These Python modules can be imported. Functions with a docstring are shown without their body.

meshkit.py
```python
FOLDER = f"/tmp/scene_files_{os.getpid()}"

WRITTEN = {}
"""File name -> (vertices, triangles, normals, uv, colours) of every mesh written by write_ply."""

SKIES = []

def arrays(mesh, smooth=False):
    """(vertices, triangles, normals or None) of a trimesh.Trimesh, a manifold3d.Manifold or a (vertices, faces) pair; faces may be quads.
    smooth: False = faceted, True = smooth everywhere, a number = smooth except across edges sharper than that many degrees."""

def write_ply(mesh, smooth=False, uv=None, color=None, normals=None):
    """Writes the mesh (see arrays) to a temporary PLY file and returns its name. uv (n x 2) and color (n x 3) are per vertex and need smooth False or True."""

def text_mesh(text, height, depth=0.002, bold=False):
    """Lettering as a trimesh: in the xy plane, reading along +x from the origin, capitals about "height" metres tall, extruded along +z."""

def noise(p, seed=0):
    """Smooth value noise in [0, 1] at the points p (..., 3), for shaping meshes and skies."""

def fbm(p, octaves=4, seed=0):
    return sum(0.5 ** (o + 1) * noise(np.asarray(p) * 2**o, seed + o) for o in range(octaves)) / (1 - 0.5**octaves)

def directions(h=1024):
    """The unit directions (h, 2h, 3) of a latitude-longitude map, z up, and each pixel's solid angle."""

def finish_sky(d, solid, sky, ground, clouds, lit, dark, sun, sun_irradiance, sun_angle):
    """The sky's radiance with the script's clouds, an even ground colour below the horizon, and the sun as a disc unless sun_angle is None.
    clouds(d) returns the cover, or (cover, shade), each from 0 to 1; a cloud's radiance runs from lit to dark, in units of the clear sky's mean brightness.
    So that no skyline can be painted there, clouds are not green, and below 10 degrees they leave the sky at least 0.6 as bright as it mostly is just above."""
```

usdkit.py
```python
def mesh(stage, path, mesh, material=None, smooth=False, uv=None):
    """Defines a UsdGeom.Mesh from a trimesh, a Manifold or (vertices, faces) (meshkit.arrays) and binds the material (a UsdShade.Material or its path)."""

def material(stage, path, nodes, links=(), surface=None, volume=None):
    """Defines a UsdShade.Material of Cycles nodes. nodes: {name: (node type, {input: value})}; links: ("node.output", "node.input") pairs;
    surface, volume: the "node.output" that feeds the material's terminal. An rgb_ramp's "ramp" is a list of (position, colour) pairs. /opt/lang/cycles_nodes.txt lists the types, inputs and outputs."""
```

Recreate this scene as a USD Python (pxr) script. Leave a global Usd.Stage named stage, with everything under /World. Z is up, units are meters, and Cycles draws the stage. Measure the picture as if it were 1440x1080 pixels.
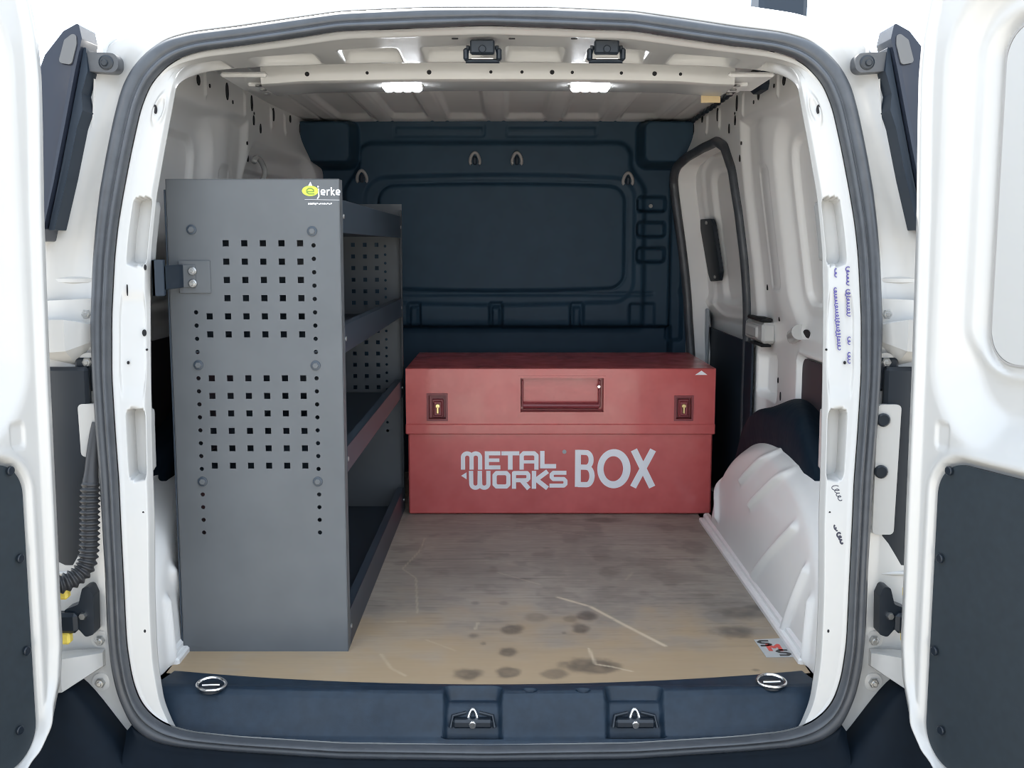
import math, random
import numpy as np, trimesh, shapely
from shapely.geometry import Polygon, LineString, Point, box as sbox
from shapely.ops import unary_union
from shapely import affinity
from pxr import Usd, UsdGeom, UsdLux, UsdShade, Gf, Sdf, Vt
import usdkit, meshkit

random.seed(7)
rng = np.random.default_rng(7)
stage = Usd.Stage.CreateInMemory()
UsdGeom.SetStageUpAxis(stage, UsdGeom.Tokens.z)
UsdGeom.SetStageMetersPerUnit(stage, 1.0)
UsdGeom.Xform.Define(stage, '/World')
UsdGeom.Scope.Define(stage, '/World/Looks')

# ---------------------------------------------------------------- camera, sky, sun, exposure
CAM = (0.04, 0.0, 0.81)                 # 0 is the load floor; the ground lies 0.58 below it
cam = UsdGeom.Camera.Define(stage, '/World/Camera')
cam.AddTranslateOp().Set(Gf.Vec3d(*CAM))
cam.AddRotateXYZOp().Set(Gf.Vec3f(90 - 7.2, 0, 0))
cam.CreateHorizontalApertureAttr(36.0)
cam.CreateVerticalApertureAttr(27.0)
cam.CreateFocalLengthAttr(36.0 * 1520 / 1440)
cam.CreateHorizontalApertureOffsetAttr(36.0 * 4 / 1440)
cam.CreateClippingRangeAttr(Gf.Vec2f(0.05, 500))
cam.CreateExposureAttr(0.26)
sky = UsdLux.DomeLight.Define(stage, '/World/Sky')
sky.CreateColorAttr(Gf.Vec3f(0.83, 0.96, 1.13))
sky.CreateIntensityAttr(0.66)
sun = UsdLux.DistantLight.Define(stage, '/World/Sun')
sun.CreateAngleAttr(0.6)
sun.CreateIntensityAttr(58000.0)
sun.CreateColorAttr(Gf.Vec3f(1.0, 0.96, 0.90))
sun.AddRotateXYZOp().Set(Gf.Vec3f(-38, 0, 14))     # high, from the van's front: its rear lies in its own shade

# ---------------------------------------------------------------- helpers
def S(a, b, x):
    t = np.clip((np.asarray(x, float) - a) / (b - a), 0, 1)
    return t * t * (3 - 2 * t)

def rr(x, y, cx, cy, hx, hy, r):
    """signed distance to a rounded rectangle (negative inside)"""
    qx, qy = np.abs(x - cx) - (hx - r), np.abs(y - cy) - (hy - r)
    return np.minimum(np.maximum(qx, qy), 0) + np.hypot(np.maximum(qx, 0), np.maximum(qy, 0)) - r

def inside(d, w):
    """1 inside, 0 outside, over a slope of width w"""
    return 1 - S(-w / 2, w / 2, d)

def line(d, w):
    """a narrow bead along d = 0"""
    return np.exp(-(d / w) ** 2)

def grid(P, keep=None, closed=False, flip=False):
    n, m = P.shape[:2]
    idx = np.arange(n * m).reshape(n, m)
    if closed:
        idx = np.vstack([idx, idx[:1]])
    q = np.stack([idx[:-1, :-1], idx[1:, :-1], idx[1:, 1:], idx[:-1, 1:]], -1).reshape(-1, 4)
    if keep is not None:
        q = q[keep.ravel()]
    if flip:
        q = q[:, ::-1]
    return trimesh.Trimesh(P.reshape(-1, 3), np.vstack([q[:, [0, 1, 2]], q[:, [0, 2, 3]]]), process=False)

def cat(*ms):
    return trimesh.util.concatenate([m for m in ms])

def cbox(x0, x1, y0, y1, z0, z1, c=0.003):
    """a box with chamfered edges"""
    c = min(c, (x1 - x0) * .45, (y1 - y0) * .45, (z1 - z0) * .45)
    a, h = np.array([(x0 + x1) / 2, (y0 + y1) / 2, (z0 + z1) / 2]), np.array([x1 - x0, y1 - y0, z1 - z0]) / 2
    p = []
    for s in np.ndindex(2, 2, 2):
        s = np.array(s) * 2 - 1
        for k in range(3):
            q = h - c
            q = q.copy(); q[k] = h[k]
            p.append(a + s * q)
    return trimesh.convex.convex_hull(np.array(p))

def tube(pts, r, n=10, closed=False, caps=True):
    p = np.asarray(pts, float)
    r = np.broadcast_to(np.asarray(r, float), (len(p),))
    t = np.roll(p, -1, 0) - np.roll(p, 1, 0)
    if not closed:
        t[0], t[-1] = p[1] - p[0], p[-1] - p[-2]
    t /= np.linalg.norm(t, axis=1, keepdims=True) + 1e-12
    up = np.array([0, 0, 1.]) if abs(t[0][2]) < .9 else np.array([1., 0, 0])
    N = np.cross(t[0], up); N /= np.linalg.norm(N)
    rows = []
    a = np.linspace(0, 2 * np.pi, n, endpoint=False)
    for k in range(len(p)):
        N = N - t[k] * (N @ t[k]); N /= np.linalg.norm(N)
        B = np.cross(t[k], N)
        rows.append(p[k] + r[k] * (np.cos(a)[:, None] * N + np.sin(a)[:, None] * B))
    P = np.array(rows)
    P = np.concatenate([P, P[:, :1]], 1)
    if caps and not closed:
        P = np.concatenate([np.repeat(p[:1], n + 1, 0)[None], P, np.repeat(p[-1:], n + 1, 0)[None]])
    return grid(P, closed=closed)

def spline(pts, n, closed=False):
    from scipy.interpolate import CubicSpline
    p = np.asarray(pts, float)
    if closed:
        p = np.vstack([p, p[:1]])
    d = np.r_[0, np.cumsum(np.linalg.norm(np.diff(p, axis=0), axis=1))]
    cs = CubicSpline(d, p, bc_type='periodic' if closed else 'not-a-knot')
    return cs(np.linspace(0, d[-1], n, endpoint=not closed))

def poly_round(pts, r):
    return Polygon(pts).buffer(-r, join_style=1, quad_segs=6).buffer(2 * r, join_style=1, quad_segs=6).buffer(-r, join_style=1, quad_segs=6)

def slab(poly, d, plane='xz', at=0.0):
    """extrudes a shapely shape; plane xz: facing -y, front face at y = at, going back by d. xy: from z = at up. yz: from x = at on by d"""
    ms = []
    for g in getattr(poly, 'geoms', [poly]):
        if g.is_empty or g.geom_type != 'Polygon':
            continue
        ms.append(trimesh.creation.extrude_polygon(g, abs(d), engine='earcut'))
    m = cat(*ms)
    v = np.array(m.vertices)
    if plane == 'xz':
        m = trimesh.Trimesh(np.c_[v[:, 0], at + v[:, 2], v[:, 1]], m.faces[:, ::-1], process=False)
    elif plane == 'yz':
        m = trimesh.Trimesh(np.c_[at + v[:, 2], v[:, 0], v[:, 1]], m.faces, process=False)
    else:
        m = trimesh.Trimesh(np.c_[v[:, 0], v[:, 1], at + v[:, 2]], m.faces, process=False)
    return m

def disc(c, r, d, axis='y', n=16):
    """a short cylinder with a chamfered front, along +axis from c; d may be negative"""
    a = np.linspace(0, 2 * np.pi, n, endpoint=False)
    rows = []
    for rad, k in ((0, 0), (r * .8, 0), (r, .25), (r, 1), (0, 1)):
        u, w = rad * np.cos(a), rad * np.sin(a)
        h = np.full(n, k * d)
        rows.append({'y': np.c_[u, h, w], 'x': np.c_[h, u, w], 'z': np.c_[u, w, h]}[axis])
    P = np.array(rows) + np.asarray(c, float)
    P = np.concatenate([P, P[:, :1]], 1)
    m = grid(P)
    m.update_faces(m.nondegenerate_faces())
    m.fix_normals()
    return m

def mirror(m):
    return trimesh.Trimesh(np.array(m.vertices) * [-1, 1, 1], np.array(m.faces)[:, ::-1], process=False)

_used = {}
def numbered(path):
    k = _used.get(path, 0)
    _used[path] = k + 1
    return path if k == 0 else f'{path}_{k:03d}'

def put(p, label=None, category=None, group=None, kind=None):
    for k, v in (('label', label), ('category', category), ('group', group), ('kind', kind)):
        if v:
            p.SetCustomDataByKey(k, v)

class Thing:
    """an Xform at the thing's base whose children are its parts; all meshes are given in world coordinates"""
    def __init__(self, name, base, label, category=None, group=None, kind=None):
        self.path = numbered('/World/' + name)
        self.base = np.asarray(base, float)
        x = UsdGeom.Xform.Define(stage, self.path)
        x.AddTranslateOp().Set(Gf.Vec3d(*map(float, self.base)))
        self.prim = x.GetPrim()
        put(self.prim, label, category, group, kind)
    def part(self, name, mesh, mat, smooth=30, label=None, under=None, kind=None):
        path = numbered((under or self.path) + '/' + name)
        m = trimesh.Trimesh(np.array(mesh.vertices) - self.base, np.array(mesh.faces), process=False)
        g = usdkit.mesh(stage, path, m, M[mat], smooth=smooth)
        put(g.GetPrim(), label, kind=kind)
        return path

def single(name, mesh, mat, label, category=None, group=None, kind=None, smooth=30):
    path = numbered('/World/' + name)
    g = usdkit.mesh(stage, path, mesh, M[mat], smooth=smooth)
    put(g.GetPrim(), label, category, group, kind)
    return g

# ---------------------------------------------------------------- materials
M = {}
def mat(name, color, rough=.5, spec=.5, metal=0., coat=0., noise=None, bump=None, emit=None, rvar=0.):
    n = {'p': ('principled_bsdf', {'base_color': color, 'roughness': rough, 'specular_ior_level': spec, 'metallic': metal, 'coat_weight': coat, 'coat_roughness': .08})}
    l = []
    if noise or bump or rvar:
        n['tc'] = ('texture_coordinate', {})
    if noise:
        sc, amt = noise[:2]
        n['n'] = ('noise_texture', {'scale': sc, 'detail': 5., 'roughness': .6})
        n['r'] = ('rgb_ramp', {'ramp': [(.3, tuple(c * (1 - amt) for c in color)), (.7, tuple(min(1, c * (1 + amt)) for c in color))]})
        l += [('tc.object', 'n.vector'), ('n.fac', 'r.fac'), ('r.color', 'p.base_color')]
    if bump:
        n['bn'] = ('noise_texture', {'scale': bump[0], 'detail': 3.})
        n['b'] = ('bump', {'strength': bump[1], 'distance': bump[2]})
        l += [('tc.object', 'bn.vector'), ('bn.fac', 'b.height'), ('b.normal', 'p.normal')]
    if rvar:
        n['rn'] = ('noise_texture', {'scale': 14., 'detail': 4.})
        n['rm'] = ('map_range', {'from_min': .3, 'from_max': .7, 'to_min': rough - rvar, 'to_max': rough + rvar, 'clamp': True})
        l += [('tc.object', 'rn.vector'), ('rn.fac', 'rm.value'), ('rm.result', 'p.roughness')]
    if emit:
        n['p'][1].update(emission_color=emit[0], emission_strength=emit[1])
    M[name] = usdkit.material(stage, '/World/Looks/' + name, n, l, surface='p.BSDF')

mat('white_dimmed', (.47, .465, .45), .28, .5, coat=.3, noise=(6, .015))  # the van's white, darkened in colour to offset strong daylight on the outside
mat('white_brightened', (.80, .79, .77), .34, .5, coat=.25, noise=(5, .03))  # same van white, lightened in colour to stand in for missing interior light
mat('ceiling_brightened', (.80, .79, .77), .42, noise=(5, .04))  # same white on the roof lining, lightened to lift the dim load space
mat('door_film', (.43, .43, .42), .45)
mat('black_board', (.016, .024, .031), .55, noise=(60, .12), bump=(900, .15, .0006))
mat('seal_rubber', (.050, .055, .063), .42, noise=(30, .15), rvar=.08)
mat('sill_plastic', (.009, .020, .035), .48, .32, noise=(40, .2), bump=(700, .25, .0006), rvar=.08)
mat('bumper_plastic', (.0025, .0065, .012), .65, .15, noise=(30, .15), bump=(700, .2, .0006))
mat('black_plastic', (.006, .011, .018), .42)
mat('black_hole', (.006, .006, .008), .8)
mat('bulkhead_plastic', (.019, .047, .077), .55, .28, noise=(12, .08), bump=(800, .2, .0005))
mat('dark_trim', (.005, .014, .027), .6)
mat('shelf_steel', (.102, .110, .118), .55, .35, metal=.0, noise=(9, .06), bump=(1500, .08, .0003), rvar=.06)
mat('shelf_dark', (.030, .044, .062), .45, noise=(9, .06))
mat('red_paint', (.56, .100, .095), .30, .5, coat=.3, noise=(7, .06), rvar=.08)
mat('red_dark', (.24, .040, .048), .35, .5, noise=(7, .06))
mat('sticker_white', (.90, .90, .93), .4)
mat('sticker_silver', (.50, .52, .52), .4, metal=.2)
mat('logo_green', (.52, .66, .06), .4)
mat('logo_dark', (.16, .25, .03), .4)
mat('logo_red', (.62, .07, .05), .4)
mat('logo_black', (.02, .02, .02), .4)
mat('chrome', (.80, .80, .80), .18, metal=1.)
mat('steel', (.55, .55, .54), .35, metal=1.)
mat('brass', (.80, .62, .30), .28, metal=1.)
mat('yellow_plastic', (.75, .58, .10), .5)
mat('masking_tape', (.62, .47, .26), .7)
mat('ink_blue', (.07, .055, .24), .6)
mat('ink_black', (.03, .03, .05), .6)
mat('tail_lens', (.016, .020, .032), .22, .4)
mat('lens_grey', (.10, .10, .10), .4)
mat('hose_rubber', (.030, .031, .034), .5)
mat('cloth_black', (.006, .014, .024), .65, .12, bump=(9, .35, .02))
mat('purple_board', (.050, .040, .046), .6)
mat('grey_strip', (.33, .36, .38), .45)
mat('rack_grey', (.30, .29, .28), .5)
mat('led', (.9, .9, .9), .3, emit=((.90, .94, 1.0), 45.0))
mat('ground_concrete', (.42, .39, .34), .85, noise=(3, .12))

# the plywood: colour from grain noise, wear marks from a mesh attribute (stain, scratch)
usdkit_n = {
    'tc': ('texture_coordinate', {}),
    'mp': ('mapping', {'scale': (3.0, 26.0, 8.0)}),
    'g': ('noise_texture', {'scale': 3.0, 'detail': 8., 'roughness': .65}),
    'gr': ('rgb_ramp', {'ramp': [(.25, (.305, .265, .220)), (.5, (.365, .320, .270)), (.75, (.425, .375, .315))]}),
    'c': ('noise_texture', {'scale': 3.2, 'detail': 7., 'roughness': .68}),
    'cr': ('rgb_ramp', {'ramp': [(.35, (.74, .75, .77)), (.65, (1., 1., 1.))]}),
    'm': ('mix', {'mix_type': 'multiply', 'fac': 1.0}),
    'a': ('attribute', {'attribute': 'wear'}),
    's': ('separate_color', {}),
    'm2': ('mix', {'mix_type': 'mix', 'color2': (.062, .054, .046)}),
    'm3': ('mix', {'mix_type': 'mix', 'color2': (.66, .55, .40)}),
    'm4': ('mix', {'mix_type': 'mix', 'color2': (.40, .285, .165)}),
    'p': ('principled_bsdf', {'roughness': .5, 'specular_ior_level': .4}),
}
M['plywood'] = usdkit.material(stage, '/World/Looks/plywood', usdkit_n, [
    ('tc.object', 'mp.vector'), ('mp.vector', 'g.vector'), ('g.fac', 'gr.fac'), ('tc.object', 'c.vector'), ('c.fac', 'cr.fac'),
    ('gr.color', 'm.color1'), ('cr.color', 'm.color2'), ('a.color', 's.color'),
    ('m.color', 'm4.color1'), ('s.b', 'm4.fac'), ('m4.color', 'm2.color1'), ('s.r', 'm2.fac'), ('m2.color', 'm3.color1'), ('s.g', 'm3.fac'), ('m3.color', 'p.base_color')], surface='p.BSDF')

# ---------------------------------------------------------------- ground
g = trimesh.creation.box([60, 60, .2]); g.apply_translation([0, 0, -.68])
single('ground', g, 'ground_concrete', 'pale sunlit concrete ground under the van', kind='structure', smooth=False)

# ---------------------------------------------------------------- the rear opening: outlines of its right half (x, z), top to bottom
def yap(z):
    return 1.84 + .02 * (np.asarray(z) + .07) + .12 * np.maximum(0, np.asarray(z) - .1) ** 1.5
A_OUT = [(0, 1.236), (.11, 1.236), (.262, 1.229), (.36, 1.215), (.446, 1.202), (.527, 1.192), (.573, 1.180), (.605, 1.160), (.632, 1.13), (.65, 1.095), (.662, 1.045), (.674, .98), (.685, .91), (.691, .85), (.695, .79), (.698, .67), (.694, .587), (.688, .50), (.681, .42), (.677, .347), (.672, .243), (.670, .14), (.666, .072), (.656, .019), (.633, -.038), (.6, -.064), (.554, -.075), (.448, -.084), (.261, -.097), (0, -.101)]
A_IN = [(0, 1.204), (.261, 1.194), (.362, 1.178), (.447, 1.166), (.511, 1.158), (.549, 1.146), (.575, 1.128), (.600, 1.098), (.616, 1.055), (.631, .98), (.643, .91), (.652, .85), (.657, .795), (.661, .69), (.660, .587), (.653, .48), (.647, .40), (.645, .347), (.640, .222), (.637, .113), (.630, .051), (.618, .010), (.600, -.015), (.574, -.034), (.531, -.048), (.447, -.057), (.261, -.069), (0, -.073)]
B_IN = [(0, 1.190), (.20, 1.187), (.35, 1.180), (.44, 1.171), (.50, 1.160), (.545, 1.143), (.558, 1.115), (.565, 1.07), (.578, .99), (.592, .90), (.600, .80), (.600, .70), (.598, .577), (.594, .413), (.591, .325), (.592, .2), (.590, .077), (.582, .0), (.56, -.06), (.45, -.095), (0, -.11)]
S_OUT = [(0, 1.277), (.3, 1.272), (.45, 1.258), (.57, 1.240), (.645, 1.215), (.690, 1.180), (.725, 1.10), (.765, .95), (.80, .8), (.83, .6), (.845, .4), (.845, .1), (.83, -.1), (.75, -.2), (.4, -.2), (0, -.2)]
NA = 900
PHI = np.linspace(0, 2 * np.pi, NA, endpoint=False)          # clockwise from the top
def polar(half):
    h = np.array(half, float)
    full = np.vstack([h, (h * [-1, 1])[1:-1][::-1]])
    full = np.vstack([full, full[:1]])
    seg = np.concatenate([np.linspace(full[i], full[i + 1], 12, endpoint=False) for i in range(len(full) - 1)])
    ang, rad = np.arctan2(seg[:, 0], seg[:, 1] - .56) % (2 * np.pi), np.hypot(seg[:, 0], seg[:, 1] - .56)
    o = np.argsort(ang)
    r = np.interp(PHI, ang[o], rad[o], period=2 * np.pi)
    k = np.exp(-np.linspace(-2, 2, 13) ** 2); k /= k.sum()
    r = np.convolve(np.r_[r[-6:], r, r[:6]], k, 'valid')
    return np.c_[r * np.sin(PHI), .56 + r * np.cos(PHI)]
LA, LI, LB, LS = polar(A_OUT), polar(A_IN), polar(B_IN), polar(S_OUT)

def loft(rows, flip=False):
    """rows: list of (NA, 3) rings"""
    return grid(np.stack(rows, 1), closed=True, flip=flip)

def ring(xz, y):
    return np.c_[xz[:, 0], np.broadcast_to(y, (NA,)), xz[:, 1]]

van = Thing('van', (0, 1.84, -.58), 'white panel van seen from behind with both rear doors open on its load space', 'van')

# body shell: jamb around the seal, outer corner, then roof and sides running forward
top = S(1.10, 1.19, LA[:, 1])
rows, yA = [], yap(LA[:, 1])
for q, ds, dt in ((-.12, .006, .006), (0, .003, .002), (.03, .016, -.002), (.07, .032, -.003), (.2, .036, 0), (.28, .037, .004), (.45, .04, .010), (.6, .038, .018), (.75, .036, .028), (.9, .03, .045), (1., .035, .08), (1.02, .10, .14), (1.06, .35, .40), (1.09, .55, .6), (1.09, 3.6, 3.6)):
    xz = LA + (LS - LA) * q if q <= 1 else [0, .56] + (LS - [0, .56]) * q
    rows.append(ring(xz, yA + ds * (1 - top) + dt * top))
rows.append(ring(np.zeros((NA, 2)) + [0, .6], 5.5))
van.part('body_shell', loft(rows), 'white_dimmed', 35, label='white painted rear body corner and door jamb')

# weatherstrip: two ribs with a groove between
rows = []
for t in np.linspace(0, 1, 22):
    h = .016 * np.sqrt(max(0, 1 - ((t - .34) / .36) ** 2)) if t < .62 else 0
    h = max(h, .024 * np.sqrt(max(0, 1 - ((t - .80) / .205) ** 2)), .006 if .02 < t < .98 else 0)
    xz = LA + (LI - LA) * t
    rows.append(ring(xz, yap(xz[:, 1]) - h))
van.part('weatherstrip', loft(rows), 'seal_rubber', True, label='dark grey double-lipped rubber door seal')

# inner door frame (pillars and header) between the seal and the load space
topB = S(1.09, 1.165, LB[:, 1])
def y_B(xz):
    x = np.abs(xz[:, 0])
    ytop = 2.30 - .03 * (x / .35) ** 2 - 1.1 * np.maximum(0, x - .36) ** 1.6
    return (yap(xz[:, 1]) + .022) * (1 - topB) + np.maximum(ytop, yap(xz[:, 1]) + .022) * topB
yI, yB = yap(LI[:, 1]), y_B(LB)
def gs(t):
    return .10 * t + .06 * S(0, .18, t) + .84 * S(.86, 1.03, t)
ts = np.linspace(0, 1, 56)
P = np.zeros((NA, len(ts), 3))
for j, t in enumerate(ts):
    xz = LI + (LB - LI) * t
    y = yI + (yB - yI) * (gs(t) * (1 - topB) + t * topB)
    x, z = xz[:, 0], xz[:, 1].copy()
    side = 1 - topB
    pock = np.where(np.abs(x) > .5, inside(np.hypot(np.maximum(np.abs(t - .62) - .13, 0) * .060, np.maximum(np.abs(z - .838) - .048, 0)) - .008, .004), 0)
    pock2 = np.where(np.abs(x) > .5, inside(np.hypot(np.maximum(np.abs(t - .60) - .10, 0) * .060, np.maximum(np.abs(z - .465) - .050, 0)) - .009, .004), 0)
    y = y + side * (.065 * pock + .065 * pock2)
    # shallow pressings of the pillars
    y = y + side * .005 * inside(rr(np.full(NA, t), z, .55, .64, .36, .085, .06), .03)
    ell = np.hypot((t - .60) * .065 / .012, (z - 1.055) / .024)
    y = y - side * .004 * (inside(ell - 1.25, .5) - 1.3 * inside(ell - .8, .4))
    # header recesses between its ribs
    ph = ((x - .0095) / .163 + .5) % 1 - .5
    rec = topB * S(.50, .62, t) * (1 - S(.93, .99, t)) * S(.14, .2, np.abs(ph))
    lipb = topB * .006 * line(t - .12, .05)
    z = z + .020 * rec - lipb
    P[:, j] = np.c_[x, y, z]
out = (LB - [0, .56]); out /= np.linalg.norm(out, axis=1, keepdims=True)
extra = []
for o, dy in ((.004, .006), (.02, .014), (.07, .03), (.13, .05)):
    xz = LB + out * np.where(topB > .5, o * .35, o)[:, None]
    extra.append(ring(xz, yB + dy * (1 - topB) + dy * .4 * topB))
P = np.concatenate([P, np.stack(extra, 1)], 1)
van.part('door_frame', grid(P, closed=True), 'white_dimmed', True, label='white painted inner frame of the rear opening')

_fz = {s: (np.argsort(LI[:NA // 2, 1]),) for s in (1,)}
def frame_y(x, z):
    """depth of the pillar's face at (x, z)"""
    h = slice(40, NA // 2 - 60)
    xi, xb = np.interp(z, LI[h, 1][::-1], LI[h, 0][::-1]), np.interp(z, LB[h, 1][::-1], LB[h, 0][::-1])
    t = np.clip((xi - abs(x)) / (xi - xb), 0, 1)
    yb = yap(z) + .022
    return float(yap(z) + (yb - yap(z)) * gs(t))

def pillar_hole(x, z, a, b):
    e = affinity.scale(Point(0, 0).buffer(1, 10), a, b)
    y = frame_y(x, z)
    v = slab(affinity.translate(e, x, z), .003, 'xz', y - .0012)
    van.part('hole', v, 'black_hole', 40)
for sx in (-1, 1):
    for x, z, a, b in ((.592, 1.055, .003, .008), (.606, .775, .002, .005), (.606, .660, .0035, .006), (.633, .608, .002, .003), (.603, .63, .0018, .002), (.636, .735, .0010, .010), (.606, .345, .002, .003), (.606, .135, .002, .003)):
        if sx > 0 and z in (.660, .775, .735):
            continue
        pillar_hole(sx * x, z, a, b)

# lens-like bolts heads etc. on the jamb and the hinges
def jy(z):
    return float(yap(z)) + .036
for sx in (-1, 1):
    # upper hinge: base plate, arm, two bolts
    def mx(m):
        return m if sx > 0 else mirror(m)
    van.part('hinge_plate', mx(slab(poly_round([(.690, .59), (.722, .59), (.735, .63), (.80, .66), (.80, .715), (.70, .72), (.690, .70)], .008), .012, 'xz', jy(.65) - .012)), 'white_dimmed')
    arm = trimesh.convex.convex_hull(np.array([(.70, jy(.65) - .012, .645), (.70, jy(.65) - .012, .672), (.735, jy(.65) - .06, .63), (.735, jy(.65) - .06, .685), (.80, jy(.65) - .06, .625), (.80, jy(.65) - .06, .685), (.80, jy(.65) - .01, .625), (.735, jy(.65) - .01, .60), (.70, jy(.65), .640), (.70, jy(.65), .675), (.80, jy(.65), .68)]))
    van.part('hinge_arm', mx(arm), 'white_dimmed', 25)
    low = cat(trimesh.convex.convex_hull(np.array([(.69, jy(.08), .06), (.69, jy(.08), .092), (.69, jy(.08) - .015, .064), (.69, jy(.08) - .015, .088), (.745, jy(.08) - .065, .035), (.745, jy(.08) - .065, .095), (.745, jy(.08) - .02, .035), (.745, jy(.08) - .02, .095), (.80, jy(.08) - .065, .03), (.80, jy(.08) - .065, .09), (.80, jy(.08) - .02, .03), (.80, jy(.08) - .02, .09)])))
    van.part('hinge_arm', mx(low), 'white_dimmed', 25)
    for bx, bz in ((.714, .692), (.712, .607), (.698, .107), (.700, .028)):
        y = jy(bz) - (.012 if bz > .5 else 0)
        w = disc((bx, y - .002, bz), .017, .004, n=22)
        b = cat(disc((bx, y - .010, bz), .009, .010, n=6), disc((bx, y - .013, bz), .0045, .004, n=12))
        p = van.part('hinge_bolt', mx(w), 'white_dimmed', 30)
        van.part('bolt_head', mx(b), 'steel', 30, under=p)
    # black wiring channel beside the seal
    van.part('wiring_channel', mx(cat(cbox(.705, .80, jy(.4) - .010, jy(.4) + .01, .235, .60, .006), cbox(.700, .735, jy(.58) - .014, jy(.58), .555, .615, .004))), 'black_plastic')
    if sx > 0:
        plate = slab(poly_round([(.69, .30), (.728, .30), (.732, .535), (.69, .535)], .008), .012, 'xz', jy(.42) - .022)
        pp = van.part('cover_plate', plate, 'white_dimmed', label='narrow white cover plate with two black plugs')
        for z in (.508, .415):
            van.part('plug', disc((.700, jy(.42) - .028, z), .012, .008), 'black_plastic', under=pp)
    else:
        van.part('cover_plate', mirror(slab(poly_round([(.69, .44), (.722, .44), (.724, .535), (.69, .535)], .008), .012, 'xz', jy(.48) - .022)), 'white_dimmed', label='small white cover plate above the hose')
        # corrugated hose bending into the door
        pts = spline([(-.690, jy(.5) - .02, .50), (-.697, jy(.45) - .03, .44), (-.700, jy(.35) - .035, .35), (-.702, jy(.28) - .035, .28), (-.708, jy(.25) - .04, .250), (-.728, jy(.24) - .055, .232), (-.765, jy(.24) - .075, .228)], 260)
        k = np.linspace(0, 1, 260)
        r = .0155 + .0022 * np.sin(k * 2 * np.pi * 34) * S(.30, .36, k) - .004 * (1 - S(.25, .36, k))
        van.part('wiring_hose', tube(pts, r, 16), 'hose_rubber', True, label='black corrugated wiring hose')
    # door check: dark bracket and arm with yellow buffers
    ck = slab(poly_round([(.695, .13), (.71, .125), (.722, .14), (.742, .135), (.746, .175), (.72, .185), (.712, .215), (.700, .218), (.693, .20)], .006), .03, 'xz', jy(.17) - .04)
    pc = van.part('door_check', mx(ck), 'black_plastic', label='black door check beside the lower hinge')
    van.part('check_bolt', mx(disc((.712, jy(.17) - .048, .165), .007, .01, n=6)), 'steel', under=pc)
    for z in (.207, .125):
        van.part('buffer', mx(cbox(.735, .752, jy(.17) - .05, jy(.17) - .03, z - .011, z + .011, .004)), 'yellow_plastic', under=pc, label='yellow rubber buffer')
    van.part('check_arm', mx(cbox(.720, .80, jy(.16) - .052, jy(.16) - .028, .135, .172, .006)), 'black_plastic', under=pc)
    # panel joint and step of the jamb
    van.part('jamb_step', mx(cbox(.70, .81, jy(.76) - .004, jy(.76) + .01, .745, .757, .003)), 'white_dimmed')
    van.part('jamb_step', mx(cbox(.70, .81, jy(.29) - .004, jy(.29) + .01, .222, .230, .003)), 'white_dimmed')
    # tail light at the upper corner
    tp = poly_round([(.719, 1.203), (.745, 1.188), (.776, 1.146), (.805, 1.06), (.825, .92), (.83, .82), (.775, .82), (.755, .92), (.738, 1.02), (.722, 1.12), (.712, 1.175)], .004)
    t = slab(tp, .075, 'xz', -.035)
    v = np.array(t.vertices); v[:, 1] += yap(v[:, 2])
    t.vertices = v
    pl = van.part('tail_light', mx(t), 'tail_lens', 30, label='dark glossy tail light housing')
    t = slab(poly_round([(.722, 1.188), (.742, 1.172), (.751, 1.132), (.728, 1.128), (.720, 1.165)], .006), .004, 'xz', -.038)
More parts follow.
